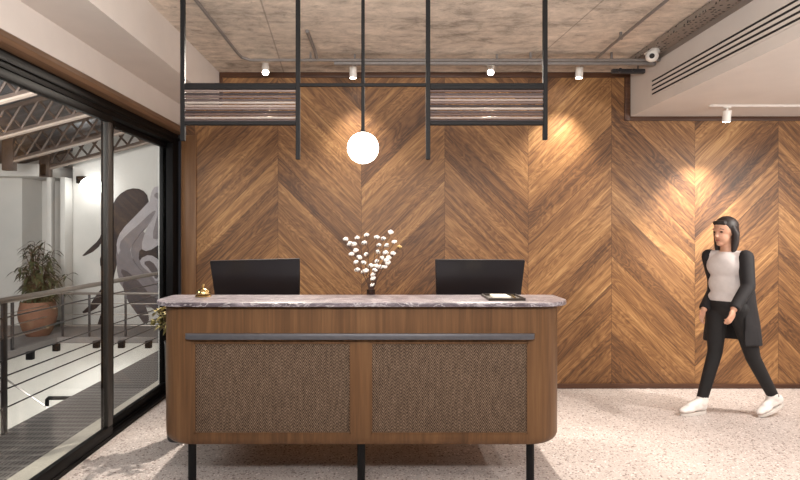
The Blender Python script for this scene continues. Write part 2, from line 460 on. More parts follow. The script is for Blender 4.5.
# ------------------------------------------------------------------ sliding glass doors
def glazing():
    fr = bpy.data.objects.new('window_1', None); C.objects.link(fr); fr.location = (-2.02, 0, 0); fr['kind'] = 'structure'
    tag(fr, 'fixed black outer frame holding both sliding glass panels', 'frame')
    x0, x1 = -2.09, LX
    obj('head_channel', box_bm((x0, BACKY, 2.365), (x1, WALL, 2.462), .004), 'frameblack', fr)
    obj('head_lip', box_bm((x1, BACKY, 2.40), (x1+.012, WALL, 2.43), .002), 'frameblack', fr)
    bm = bmesh.new(); add_box(bm, (x0, BACKY, 0), (x1, WALL, .028)); add_box(bm, (LX-.045, BACKY, .028), (LX-.038, WALL, .045)); obj('floor_track', bm, 'frameblack', fr)
    obj('jamb', box_bm((x0, 5.30, .028), (x1, WALL, 2.365), .004), 'frameblack', fr)
    def panel(nm, label, xa, xb, ya, yb, top, st, stilemat, far=None):
        p = bpy.data.objects.new(nm, None); C.objects.link(p); p.location = ((xa+xb)/2, ya, .03); p['kind'] = 'structure'
        tag(p, label, 'glass door')
        obj('bottom_rail', box_bm((xa, ya, .03), (xb, yb, .10), .004), 'frameblack', p)
        obj('top_rail', box_bm((xa, ya, top-.05), (xb, yb, top), .004), 'frameblack', p)
        obj('stile', box_bm((xa, ya, .10), (xb, ya+st, top-.05), .004), 'frameblack', p)
        obj('stile', box_bm((xa, yb-(far or st), .10), (xb, yb, top-.05), .004), stilemat, p)
        xm = (xa+xb)/2
        obj('glass_pane', box_bm((xm-.004, ya+st, .10), (xm+.004, yb-(far or st), top-.05)), 'glass', p)
        return p
    panel('door_1', 'nearer sliding glass door, cut by the photo edge', -2.005, -1.965, 1.2, 4.12, 2.364, .07, 'bronze')
    panel('door_2', 'farther sliding glass door beside the timber wall', -2.06, -2.02, 4.13, 5.42, 2.364, .12, 'bronze')
    panel('door_3', 'sliding glass door behind the viewpoint', -2.06, -2.02, -1.5, 1.3, 2.364, .11, 'frameblack')
    panel('door_4', 'last sliding glass door behind the viewpoint', -2.005, -1.965, BACKY, -1.4, 2.364, .11, 'frameblack')
glazing()

# ------------------------------------------------------------------ reception desk
def rrect_front(x0, x1, y0, y1, r, n=10, rb=0):
    """plan outline, rounded at the front (low y) corners, and rb at the back ones"""
    pts = []
    for cx, cy, a0, rr in ((x0+r, y0+r, PI, r), (x1-r, y0+r, 1.5*PI, r), (x1-rb, y1-rb, 0, rb), (x0+rb, y1-rb, PI/2, rb)):
        if rr == 0: pts.append((cx, cy)); continue
        for k in range(n+1):
            a = a0 + PI/2*k/n; pts.append((cx+rr*math.cos(a), cy+rr*math.sin(a)))
    return pts
DX0, DX1, DY, DZ0, DZ1 = -1.305, 1.083, 3.294, .258, 1.076
desk = thing('reception_desk', 'walnut reception desk with rounded corners, woven panels and marble top', 'desk', (-.11, 3.6, 0))
PX = ((-1.094, -.171), (-.053, .871)); PZ = (.3235, .862)
def desk_body():
    # shell: the curved front and sides, built as layered plan outlines (rounded lower edge)
    bm = bmesh.new(); rings = []
    rb = .055
    lv = [(DZ0 + rb*(1-math.cos(t)), rb*(1-math.sin(t))) for t in [PI/2*k/6 for k in range(7)]]
    lv.append((DZ1, 0))
    for z, ins in lv:
        o = rrect_front(DX0+ins, DX1-ins, DY+ins*.25, DY+.95, .15, 12)
        rings.append([bm.verts.new((x, y, z)) for x, y in o])
    n = len(rings[0])
    for A, B in zip(rings, rings[1:]):
        for k in range(n): bm.faces.new((A[k], A[(k+1)%n], B[(k+1)%n], B[k]))
    bm.faces.new(rings[0][::-1]); bm.faces.new(rings[-1])
    body = obj('desk_body', bm, 'deskwood', desk, 25)
    cut = bmesh.new()
    for a, b in PX: add_box(cut, (a, DY-.05, PZ[0]), (b, DY+.016, PZ[1]))
    add_box(cut, (DX0-.03, DY+.38, .725), (DX1+.03, DY+1.2, 1.2))
    co = obj('cutter', cut, 'deskwood', desk)
    md = body.modifiers.new('b', 'BOOLEAN'); md.operation = 'DIFFERENCE'; md.object = co; md.solver = 'EXACT'
    bpy.context.view_layer.update(); apply_mods(body)
    bpy.data.objects.remove(co)
    for p in body.data.polygons: p.use_smooth = True
    body.data.set_sharp_from_angle(angle=math.radians(25))
desk_body()
for a, b in PX:
    p = obj('woven_panel', box_bm((a+.001, DY+.0085, PZ[0]+.001), (b-.001, DY+.0155, PZ[1]-.001)), 'weave', desk)
    p['label'] = 'brown woven herringbone panel'
    w = .007; bm = bmesh.new()
    for q in (((a, DY-.002, PZ[0]), (a+w, DY+.008, PZ[1])), ((b-w, DY-.002, PZ[0]), (b, DY+.008, PZ[1])), ((a, DY-.002, PZ[1]-w), (b, DY+.008, PZ[1])), ((a, DY-.002, PZ[0]), (b, DY+.008, PZ[0]+w))): add_box(bm, *q)
    obj('panel_bead', bm, 'deskwood', desk)
slab = prism_bm(rrect_front(-1.360, 1.138, 3.252, 3.685, .20, 14, .03), 1.076, 1.1005, 'Z', .003)
sl = obj('countertop', slab, 'marble', desk); sl['label'] = 'veined grey marble counter slab'
# slim grey bumper rail with tapered ends
o_ = [(-1.145, 3.291), (-1.135, 3.272), (-1.10, 3.256), (.865, 3.256), (.90, 3.272), (.91, 3.291)]
rl = obj('bumper_rail', prism_bm(o_, .884, .917, 'Z', .003), 'railgrey', desk); rl['label'] = 'slim grey metal rail'
for lx in (-1.118, -.112, .894):
    for ly in (3.335,):
        bm = tube_bm([(lx, ly, .012), (lx, ly, .275)], .0235, 20)
        lg = obj('leg', bm, 'black', desk)
        obj('foot_pad', lathe_bm([(0, 0), (.027, 0), (.027, .012), (0, .012)], (lx, ly, 0), 20), 'black', lg)
ws = obj('work_surface', box_bm((DX0, DY+.382, .7255), (DX1, 4.28, .752), .005), 'deskwood', desk)
for lx in (-1.25, 1.03):
    lg = obj('leg', tube_bm([(lx, 4.16, .012), (lx, 4.16, .27)], .0235, 16), 'black', desk)
    obj('foot_pad', lathe_bm([(0, 0), (.027, 0), (.027, .012), (0, .012)], (lx, 4.16, 0), 16), 'black', lg)

# ------------------------------------------------------------------ things on the desk
def monitor(x, d, yaw, roll, label):
    t = thing('monitor', label, 'monitor', (x, d, .752))
    w, h = .318, .187
    mt = Matrix.Translation((x, d, 1.136)) @ Matrix.Rotation(yaw, 4, 'Z') @ Matrix.Rotation(math.radians(10), 4, 'X') @ Matrix.Rotation(roll, 4, 'Y')
    # housing: thin edge, back swells towards the neck
    bm = bmesh.new(); vs = add_box(bm, (-w, -.010, -h), (w, .016, h))
    for v in vs: v.co.x *= 1 if v.co.z > 0 else .93
    bmesh.ops.bevel(bm, geom=bm.edges[:], offset=.004, segments=2, affect='EDGES')
    bm.transform(mt); obj('housing', bm, 'screen', t)
    bm = bmesh.new(); A = [bm.verts.new(p) for p in ((-.12,-.0095,-.17),(.12,-.0095,-.17),(.12,-.0095,-.07),(-.12,-.0095,-.07))]; B = [bm.verts.new(p) for p in ((-.09,-.026,-.15),(.09,-.026,-.15),(.09,-.026,-.09),(-.09,-.026,-.09))]
    bm.faces.new(A); bm.faces.new(B[::-1])
    for i in range(4): bm.faces.new((A[i], A[(i+1)%4], B[(i+1)%4], B[i]))
    bm.transform(mt); obj('back_bulge', bm, 'screen', t)
    bm = bmesh.new(); add_box(bm, (-w*.92+.008, .0155, -h+.014), (w*.94-.008, .018, h-.008)); bm.transform(mt); obj('screen', bm, 'vase', t)
    obj('stand_neck', box_bm((x-.03, d-.034, .76), (x+.03, d-.018, 1.05), .004), 'screen', t)
    obj('stand_base', box_bm((x-.12, d-.10, .752), (x+.12, d+.10, .764), .004), 'screen', t)
monitor(-.872, 3.96, math.radians(-2), math.radians(-1.6), 'black monitor nearest the brass bell, seen from behind')
monitor(.70, 3.96, math.radians(3), math.radians(.4), 'black monitor behind the small tray, seen from behind')

bell = thing('service_bell', 'small brass service bell at one end of the marble counter', 'bell', (-1.128, 3.575, 1.1005))
bz = (-1.128, 3.575, 1.1005)
obj('base', lathe_bm([(0, 0), (.05, 0), (.052, .006), (.046, .011), (.03, .015), (0, .015)], bz), 'brass', bell)
obj('dome', lathe_bm([(.044, .018), (.045, .024), (.041, .036), (.031, .046), (.016, .052), (.008, .054), (0, .054)], bz), 'brass', bell)
obj('plunger', lathe_bm([(.006, .052), (.006, .064), (.004, .066), (.011, .070), (.0115, .076), (.007, .081), (0, .082)], bz, 20), 'brass', bell)

tray = thing('desk_tray', 'shallow dark tray on the marble counter in front of a monitor', 'tray', (.765, 3.47, 1.1005))
bm = bmesh.new(); add_box(bm, (.652, 3.35, 1.1005), (.872, 3.60, 1.1045)); obj('tray_bottom', bm, 'traydark', tray)
bm = bmesh.new()
for q in (((.652, 3.35, 1.1045), (.872, 3.356, 1.116)), ((.652, 3.594, 1.1045), (.872, 3.60, 1.116)), ((.652, 3.356, 1.1045), (.658, 3.594, 1.116)), ((.866, 3.356, 1.1045), (.872, 3.594, 1.116))): add_box(bm, *q)
obj('rim', bm, 'traydark', tray)
bm = box_bm((.70, 3.43, 1.1047), (.80, 3.57, 1.118), .001); tag(obj('note_pad', bm, 'paper', origin=(.75, 3.5, 1.1047)), 'small white note pad lying in the dark tray', 'note pad')
pen = thing('pen', 'brass pen lying in the dark tray beside the note pad', 'pen', (.83, 3.5, 1.111))
obj('barrel', tube_bm([(.822, 3.40, 1.1105), (.835, 3.55, 1.1105)], .0058, 12), 'brass', pen)
obj('tip', tube_bm([(.835, 3.55, 1.1105), (.8365, 3.565, 1.1105)], [.0055, .0012], 12), 'darkgrey', pen)

# vase with cotton branches, standing on the lower work surface
VX, VY = (371-380)*3.86/F, 3.86
vase = tag(obj('vase', lathe_bm([(0, 0), (.05, 0), (.062, .02), (.066, .09), (.055, .17), (.036, .25), (.028, .31), (.03, .365), (.026, .365), (.024, .31), (.032, .25), (.05, .17), (.06, .09), (.055, .025), (0, .012)], (VX, VY, .752)), 'vase', origin=(VX, VY, .752)), 'slender dark glass vase holding white cotton branches', 'vase')
BR = [  # tip first; pixel positions of the bolls
 [(68,90),(95,120),(105,188),(135,240),(143,287)],
 [(142,82),(122,122),(132,162),(155,208),(182,300)],
 [(203,65),(188,115),(200,188),(182,242),(200,292)],
 [(268,80),(283,130),(275,172),(268,232),(230,262),(243,318)],
 [(310,88),(330,130),(303,210),(265,262),(243,345)],
 [(357,45),(325,178),(290,270),(240,385)],
 [(380,110),(372,182),(345,208),(318,268)],
 [(412,142),(330,225),(338,240),(255,290)]]
BL = ['cotton branch leaning farthest towards the service bell', 'second cotton branch from the service bell side, with five bolls', 'tall upright cotton branch just on the bell side of the vase middle', 'middle cotton branch carrying six bolls down its stem',
      'cotton branch just past the vase middle, towards the tray', 'tallest cotton branch, its top boll above all the others', 'cotton branch on the tray side, next to the outermost tan-budded one', 'outermost cotton branch on the tray side, ending in a tan bud']
for i, b in enumerate(BR):
    br = thing('cotton_branch', BL[i], 'cotton branch', (VX, VY, .80), 'cotton branches in the vase')
    dy = R.uniform(-.07, .07)
    def pt(q, k): return at(335+q[0]/6.4, 225+q[1]/6.4, VY+dy*(1-k*.16))
    P = [pt(q, k) for k, q in enumerate(b)]
    mouth = Vector((VX+(i-3.5)*.0035, VY+dy*.12, 1.11))
    # the stem runs from the vase foot through the mouth to the tip, passing near its bolls
    path = [Vector((VX+(3.5-i)*.006, VY, .80)), mouth]
    tip = P[0]; low = P[-1]
    for k in range(1, 9):
        f = k/8; q = mouth.lerp(tip, f); bow = math.sin(f*PI)*.035
        q = q + Vector(((mouth.x-tip.x)*bow*2.2, 0, abs(mouth.x-tip.x)*bow*3)); q.x += .004*math.sin(k*2.1+i)
        path.append(q)
    bm = bmesh.new(); add_tube(bm, path, [.0032]*2+[.003-.0002*k for k in range(8)], 7)
    for p in P[1:]:
        j = min(range(2, len(path)), key=lambda a: (path[a]-p).length + (0 if path[a].z < p.z else .05))
        add_tube(bm, [path[j], path[j].lerp(p, .5)+Vector((0,0,-.004)), p], .0018, 6)
    obj('stem', bm, 'twig', br)
    for k, p in enumerate(P):
        bud = (i == 7 and k == 0)
        bm = bmesh.new(); r0 = R.uniform(.0122, .0152)
        ax = Vector((R.uniform(-.5,.5), R.uniform(-.5,.5), 1)).normalized(); e1, e2 = frame_of(ax)
        nl = 5 if R.random() < .6 else 4
        for q in range(nl):
            a = 2*PI*q/nl + R.random()*.4
            add_ball(bm, p + (e1*math.cos(a)+e2*math.sin(a))*r0*.72 + ax*R.uniform(-.002,.003), (r0*.78*R.uniform(.9,1.1),)*3, 2)
        add_ball(bm, p+ax*r0*.5, r0*.75, 2)
        bo = obj('cotton_boll', bm, 'bud' if bud else 'cotton', br, 180)
        bm = bmesh.new()
        for q in range(4):
            a = 2*PI*q/4+.4; dd = e1*math.cos(a)+e2*math.sin(a)
            v = [bm.verts.new(p-ax*r0*.9), bm.verts.new(p+dd*r0*1.1-ax*r0*.75+dd.cross(ax)*.004), bm.verts.new(p+dd*r0*1.75+ax*r0*.1), bm.verts.new(p+dd*r0*1.1-ax*r0*.75-dd.cross(ax)*.004)]
            bm.faces.new(v)
        bmesh.ops.solidify(bm, geom=bm.faces[:], thickness=.0012)
        obj('husk', bm, 'twig', bo)

# leafy plant on the floor behind the desk's end by the glass
pl = thing('potted_plant', 'olive-leaved potted plant peeking out between desk and glass door', 'plant', (-1.47, 4.10, 0))
PXc, PYc = -1.47, 4.10
obj('pot', lathe_bm([(0, 0), (.075, 0), (.085, .02), (.10, .70), (.105, .72), (.095, .72), (.09, .68), (0, .68)], (PXc, PYc, 0), 28), 'darkgrey', pl)
bm = bmesh.new(); lf = bmesh.new()
def leaf_quad(bm, p, d, L, W, droop=.2, up=Vector((0,0,1))):
    d = d.normalized(); s = d.cross(up)
    if s.length < 1e-3: s = Vector((1,0,0))
    s.normalize(); n = s.cross(d)
    prof = ((0, .15), (.3, .9), (.55, 1), (.8, .6), (1, 0.03))
    A = []; B = []; Cc = []
    for t, w in prof:
        c = p + d*L*t - Vector((0,0,1))*droop*L*t*t
        A.append(bm.verts.new(c - s*W*w + n*W*w*.25)); Cc.append(bm.verts.new(c)); B.append(bm.verts.new(c + s*W*w + n*W*w*.25))
    for i in range(len(prof)-1):
        bm.faces.new((A[i], A[i+1], Cc[i+1], Cc[i])); bm.faces.new((Cc[i], Cc[i+1], B[i+1], B[i]))
for k in range(16):
    a = PI*.72 + R.uniform(0, PI*.6) if k < 10 else R.uniform(0, 2*PI)
    e = Vector((PXc+math.cos(a)*R.uniform(.08,.20), PYc+math.sin(a)*R.uniform(.05,.16), R.uniform(.84, .985)))
    q = [Vector((PXc+math.cos(a)*.03, PYc+math.sin(a)*.03, .67)), Vector((PXc+math.cos(a)*.06, PYc+math.sin(a)*.06, .80)), e]
    add_tube(bm, q, [.004, .003, .002], 6)
    for j in range(7):
        t = .35+.65*j/6; p = q[1].lerp(e, t)
        leaf_quad(lf, p, Vector((R.uniform(-1,1), R.uniform(-1,1), R.uniform(-.5,.5))), R.uniform(.04,.07), R.uniform(.012,.02), .3)
obj('stems', bm, 'twig', pl); obj('foliage', lf, 'leaf2', pl)

# ------------------------------------------------------------------ hanging screen above the desk
HD = 3.5; S = F/HD
hx = lambda px: (px-380)/S
hz = lambda py: CAMZ-(py-234)/S
hang = thing('hanging_screen', 'black rod frame hung over the desk with two slatted panels', 'hanging frame', (-.106, HD, H))
rt = .0135
def rod(x, zb, w=rt):
    return box_bm((x-w, HD-w, zb), (x+w, HD+w, H-.006), .002, 1)
for px, py in ((183, 141), (298, 159.5), (428, 159.5), (545, 140)):
    rr = obj('rod', rod(hx(px), hz(py)), 'black', hang)
    obj('ceiling_plate', box_bm((hx(px)-.04, HD-.04, H-.008), (hx(px)+.04, HD+.04, H), .002, 1), 'black', rr)
zt = hz(85); zb = hz(123.5)
obj('top_bar', box_bm((hx(183), HD-.010, zt-.010), (hx(545), HD+.010, zt+.010), .002, 1), 'black', hang)
tones = [srgb(152,136,130), srgb(96,84,84), srgb(176,160,152), srgb(122,104,100), srgb(70,62,64), srgb(190,178,170), srgb(110,92,88), srgb(142,126,122)]
smats = [mat_plain('slat_tone', tuple(k*.72 for k in c), .4, .1, var=.06) for c in tones]
for a, b, nm in ((183, 298, 'bell side'), (428, 545, 'tray side')):
    xa, xb = hx(a)+rt, hx(b)-rt
    sp = bpy.data.objects.new('slat_panel', None); C.objects.link(sp); sp.parent = hang; sp.location = Vector(((xa+xb)/2, HD, (zt+zb)/2)) - hang.location
    for z in (zt-.018, zb):
        obj('panel_rail', box_bm((xa, HD-.016, z-.011), (xb, HD+.016, z+.011), .002, 1), 'black', sp)
    n = 11
    order = [0, 4, 3, 1, 5, 2, 7, 4, 6, 5, 1] if a == 183 else [6, 1, 7, 2, 3, 4, 5, 1, 6, 2, 4]
    for k in range(n):
        z = zt-.038 - (zt-.038-zb-.018)*(k+.0)/(n-1)
        bm = tube_bm([(xa, HD+(.004 if k % 2 else -.004), z), (xb, HD+(.004 if k % 2 else -.004), z)], .0072, 12)
        obj('slat', bm, smats[order[k]], sp)
pend = thing('pendant_lamp', 'glowing white globe pendant on a black rod over the desk', 'lamp', (hx(363), HD, H))
gz = hz(148)
obj('rod', box_bm((hx(363)-.011, HD-.0105, gz+.108), (hx(363)+.011, HD+.0105, zt-.0105), .002, 1), 'black', pend)
obj('rod', box_bm((hx(363)-.011, HD-.0105, zt+.0105), (hx(363)+.011, HD+.0105, H-.008), .002, 1), 'black', pend)
obj('ceiling_rose', lathe_bm([(0, 0), (.05, 0), (.05, .02), (0, .02)], (hx(363), HD, H-.02), 24), 'black', pend)
obj('cap', lathe_bm([(0, .099), (.018, .0975), (.019, .106), (.012, .112), (0, .112)], (hx(363), HD, gz), 24), 'black', pend)
bm = bmesh.new(); add_ball(bm, (hx(363), HD, gz), .098, 4); gl = obj('glass_globe', bm, 'globe', pend, 180); gl['label'] = 'glowing opal glass globe'

# ------------------------------------------------------------------ ceiling services
def spot(x, d, z, tgt, label, e, ang, blend=.6, body=.034, ln=.10, glare=False, col=(1, .90, .78)):
    t = thing('spotlight', label, 'spotlight', (x, d, z), 'white cylinder spotlights')
    obj('mount', lathe_bm([(0, 0), (.03, 0), (.03, -.010), (.008, -.012), (.008, -.035), (0, -.035)], (x, d, z), 20), 'whitemetal', t)
    head = Vector((x, d, z-.04)); dr = (Vector(tgt)-head).normalized()
    kx = 1.0 if glare else .35
    axis = Vector((dr.x*kx, dr.y*kx, dr.z)).normalized()
    top = Vector((x, d, z-.03)); bot = top + axis*ln
    bm = bmesh.new(); add_tube(bm, [top, top+axis*.004, bot-axis*.004, bot], [body*.92, body, body, body*.95], 24); obj('housing', bm, 'whitemetal', t)
    bm = bmesh.new(); add_tube(bm, [bot-axis*.001, bot+axis*.003], body*.8, 24); obj('lens', bm, 'lens', t)
    l = bpy.data.lights.new('spot_beam', 'SPOT'); l.energy = e; l.color = col; l.spot_size = math.radians(ang); l.spot_blend = blend; l.shadow_soft_size = .03
    lo = bpy.data.objects.new('spot_beam', l); C.objects.link(lo); p = bot + dr*.02 + axis*.006
    lo.location = p; lo.rotation_euler = dr.to_track_quat('-Z', 'Y').to_euler(); return t
SD = 5.16
spot(-1.056, SD, H, (-.55, 2.9, .6), 'white ceiling spotlight glaring above the slats on the bell side', 400, 98, .7, glare=True)
spot(-.25, SD, H, (-.19, WALL, 1.75), 'white ceiling spotlight just on the bell side of the globe pendant', 55, 84, 1.0)
spot(1.02, SD, H, (.55, 2.9, .6), 'white ceiling spotlight glaring above the slats on the tray side', 400, 98, .7, glare=True)
spot(1.84, SD, H, (1.58, WALL, 1.35), 'white ceiling spotlight nearest the dome camera', 120, 80, 1.0)
spot(3.07, 4.95, 2.622, (3.066, WALL, 1.4), 'white spotlight on the track under the plaster bulkhead', 240, 74, 1.0)
trk = tag(obj('light_track', box_bm((2.92, 4.93, 2.622), (4.6, 4.97, 2.64), .002), 'white', origin=(3.7, 4.95, 2.64)), 'white light track fixed under the plaster bulkhead', 'track')
obj('end_cap', box_bm((2.912, 4.932, 2.623), (2.92, 4.968, 2.64), .001, 1), 'whitemetal', trk)

def conduit(name, pts, r, label, clamps=()):
    t = thing(name, label, 'pipe', pts[0])
    obj('tube', tube_bm(pts, r, 14), 'galv', t)
    for c, top in clamps:
        bm = bmesh.new(); add_box(bm, (c[0]-.008, c[1]-.008, c[2]+r-.002), (c[0]+.008, c[1]+.008, top-.001)); add_tube(bm, [Vector(c)-Vector((.012,0,0)), Vector(c)+Vector((.012,0,0))], r*1.35, 14)
        obj('clamp', bm, 'galv', t)
    return t
pd = 4.84; pz = CAMZ+174*pd/F
conduit('conduit_pipe', [(-1.20, 1.0, pz+.02), (-1.20, 4.70, pz+.02), (-1.185, 4.80, pz+.01), (-1.12, pd, pz), (1.9, pd, pz), (2.42, pd, pz)], .0125,
        'thin grey conduit bending from the ceiling edge along the timber wall', [((-.6, pd, pz), H), ((.4, pd, pz), H), ((1.3, pd, pz), H), ((2.0, pd, pz), H)])
conduit('duct_pipe', [(-.40, pd+.05, pz-.010), (2.40, pd+.05, pz-.010)], .022, 'thicker grey pipe below the thin conduit', [((-.22, pd+.05, pz-.010), H), ((1.02, pd+.05, pz-.010), H)])
conduit('branch_pipe', [(-.545, 4.82, pz+.005), (-.55, 4.72, pz+.045), (-.56, 4.30, H-.012)], .014, 'short grey pipe stub rising into the ceiling')
conduit('riser_conduit', [(1.86, 4.83, pz+.005), (1.87, 4.6, pz+.02), (1.87, 1.0, pz+.02)], .011, 'thin grey conduit running along the ceiling beside the cable tray', [((1.87, 4.35, pz+.02), H)])
bm = bmesh.new(); add_box(bm, (2.22, 1.0, H-.012), (2.428, 5.0, H-.008)); add_box(bm, (2.22, 1.0, H-.05), (2.224, 5.0, H-.012)); add_box(bm, (2.424, 1.0, H-.05), (2.428, 5.0, H-.012))
tag(obj('cable_tray', bm, 'perf', origin=(2.32, 3, H-.01)), 'perforated steel cable tray against the plaster bulkhead', 'cable tray')
jb = thing('pipe_bracket', 'dark metal bracket on the pipe end below the dome camera', 'bracket', (2.25, 5.1, 2.98))
bm = bmesh.new(); add_box(bm, (2.10, 5.06, 2.955), (2.40, 5.10, 2.995))
bmesh.ops.bevel(bm, geom=bm.edges[:], offset=.006, segments=1, affect='EDGES'); obj('bracket', bm, 'darkgrey', jb)
obj('bolt', tube_bm([(2.16, 5.055, 2.975), (2.16, 5.03, 2.975)], .018, 12), 'darkgrey', jb); obj('bolt', tube_bm([(2.28, 5.055, 2.975), (2.28, 5.03, 2.975)], .012, 12), 'darkgrey', jb)
obj('drop_rod', tube_bm([(2.34, 5.08, 2.99), (2.34, 5.08, H)], .008, 8), 'galv', jb)
# dome camera
cx, cd = (652-380)*4.74/F, 4.74; cz = CAMZ+(234-56)*4.74/F
cam_t = thing('security_camera', 'white dome security camera at the bulkhead corner', 'camera', (cx, cd, cz+.07))
obj('camera_base', tube_bm([(cx, cd, H-.012), (cx, cd, cz+.025)], [.055, .062], 28), 'whitemetal', cam_t)
bm = bmesh.new(); add_ball(bm, (cx, cd, cz), .052, 3); obj('camera_ball', bm, 'whitemetal', cam_t, 180)
dv = (Vector((0, 0, 1.6))-Vector((cx, cd, cz))).normalized()
obj('lens', tube_bm([Vector((cx, cd, cz))+dv*.035, Vector((cx, cd, cz))+dv*.0545], .021, 20), 'slot', cam_t)
# slot vent on the bulkhead face
vz = (2.86, 2.822, 2.784, 2.746)
vent = thing('air_vent', 'long white slot vent with four dark slots in the bulkhead', 'vent', (2.43, 3, 2.8))
bm = bmesh.new(); add_box(bm, (2.4275, 1.0, 2.725), (2.4299, 5.0, 2.882)); obj('dark_backing', bm, 'slot', vent)
edges = [2.885] + [q for z in vz for q in (z+.0085, z-.0085)] + [2.722]
for k in range(0, len(edges), 2):
    obj('slat', box_bm((2.421, .995, edges[k+1]), (2.4275, 5.005, edges[k]), .001, 1), 'white', vent)
obj('end_frame', box_bm((2.421, 5.0, 2.722), (2.4275, 5.025, 2.885), .001, 1), 'white', vent)

# ------------------------------------------------------------------ atrium outside the glass
AX0, AX1 = -9.5, -2.09
struct('trim_8', box_bm((-2.26, BACKY, -.1), (-2.095, 5.9, .012)), 'sillstone', label='pale stone sill strip outside the glass doors', cat='sill')
struct('floor_walkway', box_bm((-2.86, BACKY, -.12), (-2.262, 8.15, -.002)), 'grating', label='dark grating walkway outside the glass doors', cat='floor')
struct('floor_landing', box_bm((AX0, 8.15, -.09), (AX1, 9.9, 0)), 'greyfloor', label='grey landing floor in front of the painted mural', cat='floor')
struct('floor_gallery', box_bm((AX0, BACKY, -.09), (-4.7, 8.148, 0)), 'greyfloor', label='grey gallery floor across the void with the palm', cat='floor')
struct('floor_lower', box_bm((AX0, BACKY, -3.3), (AX1, 9.9, -3.2)), 'offwhite')
struct('wall_void_back', box_bm((AX0, 9.0, -3.2), (AX1, 9.2, -.092)), 'offwhite')
struct('wall_void_side', box_bm((-6.2, BACKY, -3.2), (-6.0, 9.0, -.092)), 'offwhite')
struct('wall_void_near', box_bm((-2.3, BACKY, -3.2), (-2.2, 9.0, -.125)), 'offwhite')
MW = 9.3
struct('wall_mural', box_bm((-5.10, MW, 0), (AX1+1.2, MW+.15, 4.2)), 'offwhite', label='white atrium wall carrying the painted mural', cat='wall')
struct('wall_atrium_back', box_bm((AX0, 9.75, 0), (-5.10, 9.9, 4.2)), 'offwhite')
struct('wall_atrium_near', box_bm((AX0, 9.2, 0), (-5.88, 9.74, 2.42)), 'offwhite')
struct('wall_atrium_bulkhead', box_bm((AX0, 8.9, 2.42), (-5.30, 9.74, 2.62), .01), 'offwhite')
struct('wall_atrium_left', box_bm((AX0-.1, BACKY, -3.2), (AX0, 9.9, 4.2)), 'offwhite')
struct('wall_atrium_front', box_bm((AX0, BACKY-.1, -3.2), (AX1, BACKY, 4.6)), 'offwhite')
struct('wall_side', box_bm((-2.2, 5.56, 0), (-2.09, MW, 4.2)), 'offwhite')
struct('column', box_bm((-5.42, 9.1, 0), (-5.34, 9.2, 2.42), .006), 'offwhite')
struct('column', box_bm((-5.17, 9.05, 0), (-5.09, 9.28, 2.42), .006), 'offwhite')
# roof: corrugated sheet with a slope, four lattice trusses below it
roofz = lambda x: 3.937+.265*x
bm = bmesh.new(); n = 150; ys = []
for yy in (BACKY, 10.0):
    row = []
    for k in range(n+1):
        x = AX0 + (-2.0-AX0)*k/n
        row.append(bm.verts.new((x, yy, roofz(x)+.46)))
    ys.append(row)
# corrugation runs down the slope: waves along y
bm.free(); bm = bmesh.new(); n = 340; A = []; B = []
for k in range(n+1):
    y = BACKY + (10.0-BACKY)*k/n; w = .018*math.sin(k*PI/2.5)
    A.append(bm.verts.new((AX0, y, roofz(AX0)+.44+w))); B.append(bm.verts.new((-2.0, y, roofz(-2.0)+.44+w)))
for k in range(n): bm.faces.new((A[k], A[k+1], B[k+1], B[k]))
struct('ceiling_atrium', bm, 'roofsheet', label='corrugated sheet roof over the atrium', cat='roof')
TL = ['lattice roof truss nearest the photo corner', 'second lattice roof truss from the front', 'third lattice roof truss, ending above the palm', 'farthest lattice roof truss, above the mural wall']
for i, d in enumerate((5.88, 6.96, 8.07, 8.95)):
    x0, x1 = -5.3, -2.12
    t = thing('roof_truss', TL[i], 'truss', (x0, d, roofz(x0)), 'steel lattice trusses under the atrium roof')
    Z = lambda x, h: roofz(x)+h
    def chord(h0, h1, w):
        bm = bmesh.new(); add_prism(bm, [(x0, Z(x0, h0)), (x1, Z(x1, h0)), (x1, Z(x1, h1)), (x0, Z(x0, h1))], d-w, d+w); return bm
    obj('bottom_chord', chord(.012, .06, .02), 'rust', t); obj('top_chord', chord(.33, .38, .03), 'rust', t)
    fl = obj('bottom_flange', chord(-.010, .012, .035), 'flange', t); fl['label'] = 'lower flange, coloured pale for the light on it'
    bm = bmesh.new(); m = 15
    for k in range(m):
        xa = x0+(x1-x0)*k/m; xb = x0+(x1-x0)*(k+1)/m
        add_tube(bm, [(xa, d-.012, Z(xa, .05)), (xb, d-.012, Z(xb, .34))], .017, 6); add_tube(bm, [(xa, d+.012, Z(xa, .34)), (xb, d+.012, Z(xb, .05))], .017, 6)
    obj('lattice', bm, 'rust', t)
    obj('end_plate', box_bm((x0-.12, d-.05, roofz(x0)-.12), (x0+.04, d+.05, roofz(x0)+.38), .004), 'rust', t)
